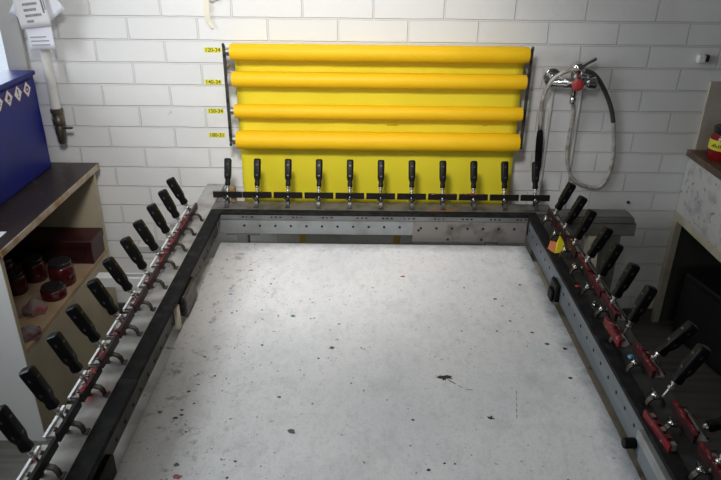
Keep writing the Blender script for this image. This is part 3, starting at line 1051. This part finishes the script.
# paper on the worktop
tag(MB().box(-1.44, -1.235, 1.93, 2.06, CZ + .0003, CZ + .0012, 0, None).build('paper_sheet', PAPER, smooth=0), 'white paper lying on the dark worktop at its near end', 'paper')

# blue cabinet on the worktop
t = thing('safety_cabinet', 'blue enamelled metal cabinet with hazard diamonds standing on the worktop', 'cabinet', (-1.575, 2.31, CZ))
bx0, bx1, by0, by1, bh = -.24, .21, -.34, .425, .42
MB().box(bx0, bx1 - .004, by0, by1, 0, bh - .018).build('body', BLUE, t, bevel=.003)
MB().box(bx0 - .004, bx1 + .006, by0 - .004, by1 + .004, bh - .0175, bh).build('top', BLUE, t, bevel=.004)
MB().box(bx1 - .0035, bx1 + .004, by0 + .012, by1 - .03, .012, bh - .028).build('door', BLUE, t, bevel=.002)
# diamonds: normal +x, stand on a corner
for k in range(4):
    y = .335 - k * .076
    zc = .362
    h = .036
    M = Matrix.Translation((bx1 + .0043, y, zc)) @ Matrix.Rotation(R(90), 4, 'Z') @ Matrix.Rotation(R(90), 4, 'X')
    b = MB()
    b.prism([(0, -h), (h, 0), (0, h), (-h, 0)], 0, .0006, M, 1)
    b.prism([(0, -h * .84), (h * .84, 0), (0, h * .84), (-h * .84, 0)], .0006, .001, M, 0)
    if k == 0:      # ring symbol
        for a in range(12):
            a0, a1 = 2 * math.pi * a / 12, 2 * math.pi * (a + 1) / 12
            b.prism([(.007 * math.cos(a0), .007 * math.sin(a0)), (.013 * math.cos(a0), .013 * math.sin(a0)), (.013 * math.cos(a1), .013 * math.sin(a1)), (.007 * math.cos(a1), .007 * math.sin(a1))], .001, .0013, M, 2)
        b.box(-.002, .002, -.003, .012, .001, .0013, 2, M)
    elif k == 1:    # exclamation mark
        b.prism([(-.003, -.004), (.003, -.004), (.005, .017), (-.005, .017)], .001, .0013, M, 2)
        b.prism(disc(0, -.011, .004), .001, .0013, M, 2)
    else:           # flame over a bar
        b.prism([(-.009, -.006), (.009, -.006), (.011, .002), (.006, .009), (.005, .004), (.001, .016), (-.005, .008), (-.007, .003), (-.011, .002)], .001, .0013, M, 2)
        b.box(-.011, .011, -.013, -.010, .001, .0013, 2, M)
    o = b.build('hazard_label', [SIGNW, SIGNR, SIGNK], t, smooth=0)

# pipe in the back corner with its tap and the papers hung on it
t = thing('water_pipe', 'white painted pipe with a dark valve coming down the back wall by the window', 'pipe', (-1.325, 2.79, .938))
MB().lathe([(.020, .12), (.020, 1.81)], 18).build('pipe', PIPEW, t)
b = MB().lathe([(.024, .060), (.026, .065), (.026, .085), (.022, .09), (.022, .11), (.027, .113), (.027, .128), (.023, .132)], 16)
b.lathe([(.014, -.025), (.017, -.02), (.019, .01), (.022, .02), (.022, .045), (.016, .06)], 14)
b.build('valve', mat('tarnished_brass', (.10, .085, .07), .4, .7, col2=(.2, .16, .12), scale=30), t)
b = MB().cyl((.016, -.005, .045), (.036, -.010, .047), .005, 8).box(.032, .060, -.018, -.004, .044, .052)
b.build('valve_lever', DSTEEL, t, bevel=.002)
b = MB().box(-.006, .006, .02, .0595, .55, .57).lathe([(.0235, .55), (.0235, .57)], 16)
b.build('pipe_clip', STEEL, t)


def sheet(name, cx, cz, w, h, rot, y, lab, m, lines=None, curl=.006):
    t = thing(name, lab, 'paper', (cx, y, cz), 0, 'papers hung on the pipe')
    vs, fs = [], []
    n = 8
    cr, sr = math.cos(R(rot)), math.sin(R(rot))

    def pt(u, v, d=0):
        x, z = (u - .5) * w, (v - .5) * h
        return (x * cr - z * sr, -curl * 4 * (u - .5) ** 2 - curl * (1 - v) * .8 - d, x * sr + z * cr)
    for j in range(n + 1):
        for k in range(n + 1):
            vs.append(pt(k / n, j / n))
    for j in range(n):
        for k in range(n):
            a = j * (n + 1) + k
            fs.append((a, a + 1, a + n + 2, a + n + 1))
    o = MB().add(vs, fs).build('sheet', m, t, smooth=180)
    sd = o.modifiers.new('thickness', 'SOLIDIFY'); sd.thickness = .0005
    if lines:
        b = MB()
        for u0, u1, v0, v1 in lines:
            q = [pt(u, v, .0014) for u, v in ((u0, v0), (u1, v0), (u1, v1), (u0, v1))]
            q2 = [(p[0], p[1] + .0005, p[2]) for p in q]
            b.loft([[Vector(p) for p in q2], [Vector(p) for p in q]])
        b.build('print', INK, t, smooth=0)


sheet('paper_sheet', -1.327, 1.50, .115, .15, -33, 2.752, 'white sheet hung askew behind the other papers on the pipe', PAPER)
sheet('paper_sheet', -1.275, 1.51, .11, .14, 35, 2.748, 'bluish white sheet sticking out to the right of the papers on the pipe', PAPER)
sheet('paper_sheet', -1.307, 1.405, .105, .155, 2, 2.742, 'lowest white sheet of the papers hung on the pipe', PAPER,
      [(.1, .8, .2, .22), (.1, .7, .3, .32), (.1, .8, .1, .12)])
bars = []
r_ = random.Random(4)
for row in range(4):
    u = .24
    v0 = .10 + row * .105
    wmax = [.44, .74, .60, .70][row]
    while u < wmax:
        w_ = r_.uniform(.012, .035)
        bars.append((u, u + w_, v0, v0 + .048)); u += w_ + .012
bars += [(.2, .75, .60, .612), (.2, .65, .66, .672), (.2, .75, .72, .732), (.2, .5, .78, .792), (.84, .90, .25, .95), (.93, .96, .3, .95)]
sheet('label_sheet', -1.322, 1.515, .125, .205, 7, 2.735, 'printed label sheet with barcode blocks, frontmost of the papers on the pipe', PAPER2, bars)

# ribbon hanging on the wall above the rolls
t = thing('masking_tape', 'beige strip of tape hanging from a hook high on the wall above the rack', 'tape', (-.640, 2.84, 1.40))
b = MB()
path = bez([(-.008, 0, .16), (-.006, -.004, .10), (-.008, -.006, .055), (-.004, -.004, .03), (.010, -.006, .004)], 6)
b.loft([[p + Vector((-.011 * f_, -.0004, .001)), p + Vector((.011 * f_, -.0004, 0)), p + Vector((.011 * f_, .0004, 0)), p + Vector((-.011 * f_, .0004, .001))] for p, f_ in zip(path, [1] * 18 + [.9, .8, .75, .7, .65, .6, .5, .45, .4, .3, .2])])
b.build('strip', RIBBON, t, smooth=60)
b = MB().tube(bez([(-.03, .005, .165), (-.01, -.008, .17), (.015, -.012, .118), (.035, -.01, .122), (.05, .0, .128)], 6), .006, 8)
b.build('loop', RIBBON, t)
MB().cyl((-.008, .0095, .165), (-.008, -.012, .168), .003, 8).build('nail', STEEL, t)

# small white holder on the right of the wall
t = thing('wall_holder', 'small white wall holder with its side shadow built as a black block, high on the right of the wall', 'holder', (1.43, W, 1.30))
MB().box(-.018, .014, -.028, -.0005, -.016, .018).build('body', WHITEP, t, bevel=.005)
MB().box(.0145, .030, -.024, -.0005, -.010, .018).build('side_block', BLACKC, t, bevel=.003)  # black block put where the holder's own shadow falls

# ------------------------------------------------------------------ shower mixer with hose
t = thing('shower_mixer', 'chrome shower mixer tap with red knob on the wall right of the rolls', 'tap', (.896, W, 1.196))
b = MB().cyl((-.085, -.001, .02), (-.085, -.014, .02), .038, 24).cyl((-.085, -.0145, .02), (-.085, -.048, .02), .022, 18)
b.build('wall_union', CHROME, t, smooth=50, bevel=.003)
b = MB().cyl((.055, -.001, .010), (.055, -.012, .010), .030, 24).cyl((.055, -.0125, .010), (.055, -.048, .010), .018, 18)
b.build('wall_union', CHROME, t, smooth=50, bevel=.003)
b = MB().lathe([(.018, -.108), (.020, -.104), (.020, -.055), (.025, -.05), (.025, .04), (.020, .045), (.028, .05), (.029, .080), (.022, .086)], 20, Matrix.Translation((0, -.065, .010)) @ Matrix.Rotation(R(90), 4, 'Y'))
b.lathe([(.010, -.085), (.013, -.08), (.014, -.06), (.011, -.056), (.017, -.045), (.018, -.02), (.024, -.012)], 16, Matrix.Translation((0, -.065, .005)))
b.lathe([(.024, .02), (.024, .045), (.029, .05), (.030, .068), (.024, .08), (.012, .086)], 20, Matrix.Translation((0, -.065, .01)))
b.build('body', CHROME, t, smooth=50)
b = MB().loft([[Vector((x, -.075 + w, z + k * h)) + Vector((-k * h * .5, 0, 0)) for w, k in ((-w_, -1), (w_, -1), (w_, 1), (-w_, 1))] for x, z, w_, h in ((.004, .075, .013, .007), (.035, .094, .010, .006), (.062, .110, .012, .006), (.069, .114, .008, .004))])
b.build('lever', CHROME, t, bevel=.002)
b = MB().lathe([(.024, 0), (.025, .004), (.024, .018), (.017, .023), (.008, .024)], 14, Matrix.Translation((.0, -.0905, .008)) @ Matrix.Rotation(R(90), 4, 'X'))
b.build('knob', REDKNOB, t, smooth=30)
# hose
t = thing('shower_hose', 'grey shower hose looping from the mixer with a black spray gun at its end', 'hose', (.905, W, 1.10))
yh = -.06
hx, hz = .898, 1.10
hp = [(.898, W - .065, 1.12)] + [tuple(at(px, py, y=W - d)) for px, py, d in ((573.5, 115, .045), (569, 138, .022), (567, 158, .018), (571, 176, .016), (583, 185.5, .016), (600, 186.5, .016), (610.5, 170, .016),
      (614, 145, .016), (612, 113, .018), (604, 89.4, .030), (594, 74.6, .06), (580, 69.6, .085), (566.3, 71.6, .085), (552.5, 80.0, .080), (543.5, 97.3, .07), (541, 113, .062), (540.5, 127, .058))]
hp = [(x - .905, y - W, z - 1.10) for x, y, z in hp]
pp = bez(hp, 10)
NH = len(pp)
b = MB().tube(pp[:88], .0088, 10, 0)
b.tube(pp[87:118], .0100, 10, 1)
b.tube(pp[117:], .0086, 10, 0)
b.build('hose', [HOSE, HOSEDK], t, smooth=70)
g0 = Vector(pp[-1])
g1 = Vector(at(537.5, 171, y=W - .05)) - Vector((.905, W, 1.10))
gp = [g0 + (g1 - g0) * q for q in (.05, .12, .25, .6, .9, 1.0)]
b = MB().tube(gp, [.009, .013, .0155, .016, .0155, .012], 14)
b.build('spray_gun', PLASTIC, t, smooth=50)
MB().tube([g0 + (g1 - g0) * q for q in (-.05, .045)], .0105, 12).build('ferrule', STEEL, t)
# painted feed pipes running down the wall under the mixer
for i, (x, z1) in enumerate(((.822, 1.19), (.945, 1.18))):
    tag(MB().cyl((x, W - .012, .062), (x, W - .012, z1), .0075 if i else .0065, 12).build('feed_pipe', CONDUIT, smooth=60),
        'thin painted feed pipe running down the wall %s' % ('under the left end of the mixer tap' if i == 0 else 'under the right end of the mixer tap'), 'pipe', 'feed pipes under the mixer')
# stained fixing on the wall above the rear beam
t = thing('wall_fixing', 'small dark screw in the wall above the grey rear beam', 'screw', (*[at(628, 202, y=W)[k] if k != 1 else W for k in (0, 1, 2)],))
MB().cyl((0, -.0004, 0), (0, -.008, 0), .007, 10).build('head', DSTEEL, t)

# ------------------------------------------------------------------ right side: counter, jar, panel, things beneath
ct = thing('counter_cabinet', 'speckled white counter with brown top along the right wall', 'counter', (1.74, 2.0, 0))
RO = (-1.74, -2.0, 0)
GX0, GX1, GY0, GY1, GZ = 1.477, 2.05, .85, 2.8485, .90
MB().box(GX0 - .012, GX1, GY0, GY1, GZ - .03, GZ).build('worktop', TOPR, ct, loc=RO, bevel=.003)
for k, (y0, y1) in enumerate(((2.20, GY1 - .002), (1.53, 2.196), (.86, 1.526))):
    MB().box(GX0, GX0 + .018, y0, y1, .60, GZ - .031).build('drawer_front', SPECK, ct, loc=RO, bevel=.002)
MB().box(GX0 + .0185, GX1, GY0 + .002, GY1 - .002, .60, GZ - .0305).build('box', DARKIN, ct, loc=RO)
b = MB().box(GX0, GX0 + .03, GY1 - .035, GY1 - .002, 0, .5995, 0)
b.box(GX0 + .0305, GX1, GY1 - .020, GY1 - .002, 0, .5995, 1)
b.build('end_frame', [CREAM, DARKIN], ct, loc=RO)
MB().box(GX0, GX0 + .03, GY0 + .002, 2.813, .560, .5995).build('front_rail', CREAM, ct, loc=RO, bevel=.002)
MB().box(GX0, GX1, GY0, GY0 + .03, 0, .5595).build('end_frame', CREAM, ct, loc=RO)
b = MB().box(1.500, 2.04, 2.838, 2.848, GZ + .0005, 1.205, 0)
b.box(1.4955, 1.4998, 2.838, 2.848, GZ + .0005, 1.205, 1)
tag(b.build('splash_panel', [PANELW, CREAM], smooth=0), 'stained brownish splash panel standing on the counter against the wall', 'panel')
t = thing('ink_jar', 'red ink jar with yellow label on the counter at the picture edge', 'jar', (1.552, 2.72, GZ + .0005))
t.scale = (1.12, 1.12, 1.12)
MB().lathe([(.049, 0), (.052, .004), (.052, .085), (.047, .095), (.044, .10)], 26).build('body', mat('red_ink_glass', (.24, .008, .012), .2), t, smooth=50)
MB().lathe([(.0526, .040), (.0526, .078)], 26, cap=False).build('label_band', YLABEL, t, smooth=60)
b = MB()
for k in range(9):
    a = R(195 + k * 7)
    p = Vector((.0530 * math.cos(a), .0530 * math.sin(a), 0))
    b.box(-.0009, .0009, -.0015, .0015, .052, .064 if k % 3 else .058, 0, Matrix.Translation(p) @ Matrix.Rotation(a, 4, 'Z'))
b.build('print', SIGNK, t, smooth=0)
MB().lathe([(.046, .1005), (.047, .103), (.047, .122), (.043, .126), (.02, .125)], 26).build('lid', LID, t, smooth=40)
t = thing('equipment_case', 'black slab-shaped case standing on the floor under the counter', 'case', (1.66, 2.52, .0005), R(12))
MB().box(-.09, .09, -.22, .22, 0, .34).build('body', BLACKC, t, bevel=.01)
b = MB().box(-.094, -.0905, -.18, .18, .03, .31)
b.build('front_panel', mat('matt_black_mesh', (.02, .02, .021), .7), t, bevel=.002)
t = thing('equipment_box', 'dark box with a carrying handle on the floor under the near part of the counter', 'box', (1.72, 1.95, .0005), R(-5))
MB().box(-.16, .16, -.2, .2, 0, .26).build('body', BLACKC, t, bevel=.012)
b = MB().tube(bez([(-.165, -.09, .17), (-.19, -.08, .18), (-.195, 0, .18), (-.19, .08, .18), (-.165, .09, .17)], 6), .009, 8)
b.build('handle', PLASTIC, t)

# ------------------------------------------------------------------ light
scn = bpy.context.scene
wd = bpy.data.worlds.new('daylight')
scn.world = wd
wd.use_nodes = True
bg = wd.node_tree.nodes['Background']
bg.inputs['Color'].default_value = (.82, .90, 1, 1)
bg.inputs['Strength'].default_value = 1.0


def area(name, loc, rot, sx, sy, power, col):
    l = bpy.data.lights.new(name, 'AREA')
    l.shape = 'RECTANGLE'; l.size = sx; l.size_y = sy; l.energy = power; l.color = col
    o = bpy.data.objects.new(name, l)
    C.objects.link(o)
    o.location = loc; o.rotation_euler = rot
    return o


# daylight falling in through the left windows and the back window
area('daylight_left', (XL - .16, (WY0 + WY1) / 2, (WZ0 + WZ1) / 2), (0, R(-90), 0), WZ1 - WZ0 - .1, WY1 - WY0 - .1, 42, (.95, .975, 1))
area('daylight_back', ((XL + BWX) / 2 - .05, W + .16, (BWZ0 + BWZ1) / 2), (R(-90), 0, 0), .42, 1.15, 5, (.90, .95, 1))
area('daylight_front', (0, YF + .012, 1.675), (R(90), 0, 0), 1.78, 1.14, 11, (.95, .975, 1))

# added unseen tube lamp, put in to light the wall under the back rail
lt = thing('added_tube_lamp', 'unseen fluorescent lamp added to light the low back wall', 'lamp', (-.30, 2.12, ZC))
MB().box(-.55, .55, -.07, .07, -.05, -.0005).build('housing', WHITEP, lt, bevel=.005)
area('added_tube_light', (-.30, 2.12, ZC - .055), (0, 0, 0), 1.0, .1, 4, (1, .985, .96))
# added spot with invented fixture, out of view; brightens table and mid wall
lt = thing('added_spot', 'unseen ceiling spot added to brighten the table and mid wall', 'lamp', (-.25, .55, ZC))
MB().cyl((0, 0, -.10), (0, 0, -.0005), .02, 12).build('stem', WHITEP, lt)
ld = bpy.data.lights.new('added_spot_beam', 'SPOT')
ld.energy = 180
ld.color = (1, .99, .975)
ld.spot_size = R(62)
ld.spot_blend = 1.0
ld.shadow_soft_size = .18
lo = bpy.data.objects.new('added_spot_beam', ld)
C.objects.link(lo)
lo.location = (-.25, .60, ZC - .24)
aim = Vector((-.28, 2.80, 1.02)) - Vector(lo.location)
lo.rotation_euler = aim.to_track_quat('-Z', 'Y').to_euler()
hd = MB().lathe([(.10, -.02), (.14, .02), (.21, .20), (.206, .20), (.135, .022), (.09, -.014)], 28, Matrix.Translation((0, .05, -.24)) @ (aim.to_track_quat('Z', 'Y').to_matrix().to_4x4()) @ Matrix.Translation((0, 0, -.23)))
hd.build('shade', WHITEP, lt, smooth=60)

vs = scn.view_settings
scn.display_settings.display_device = 'sRGB'
vs.view_transform = 'Standard'
vs.look = 'None'
vs.exposure = 0.08
vs.gamma = 1.0
vs.use_curve_mapping = False
scn.cycles.use_denoising = True
scn.cycles.max_bounces = 8
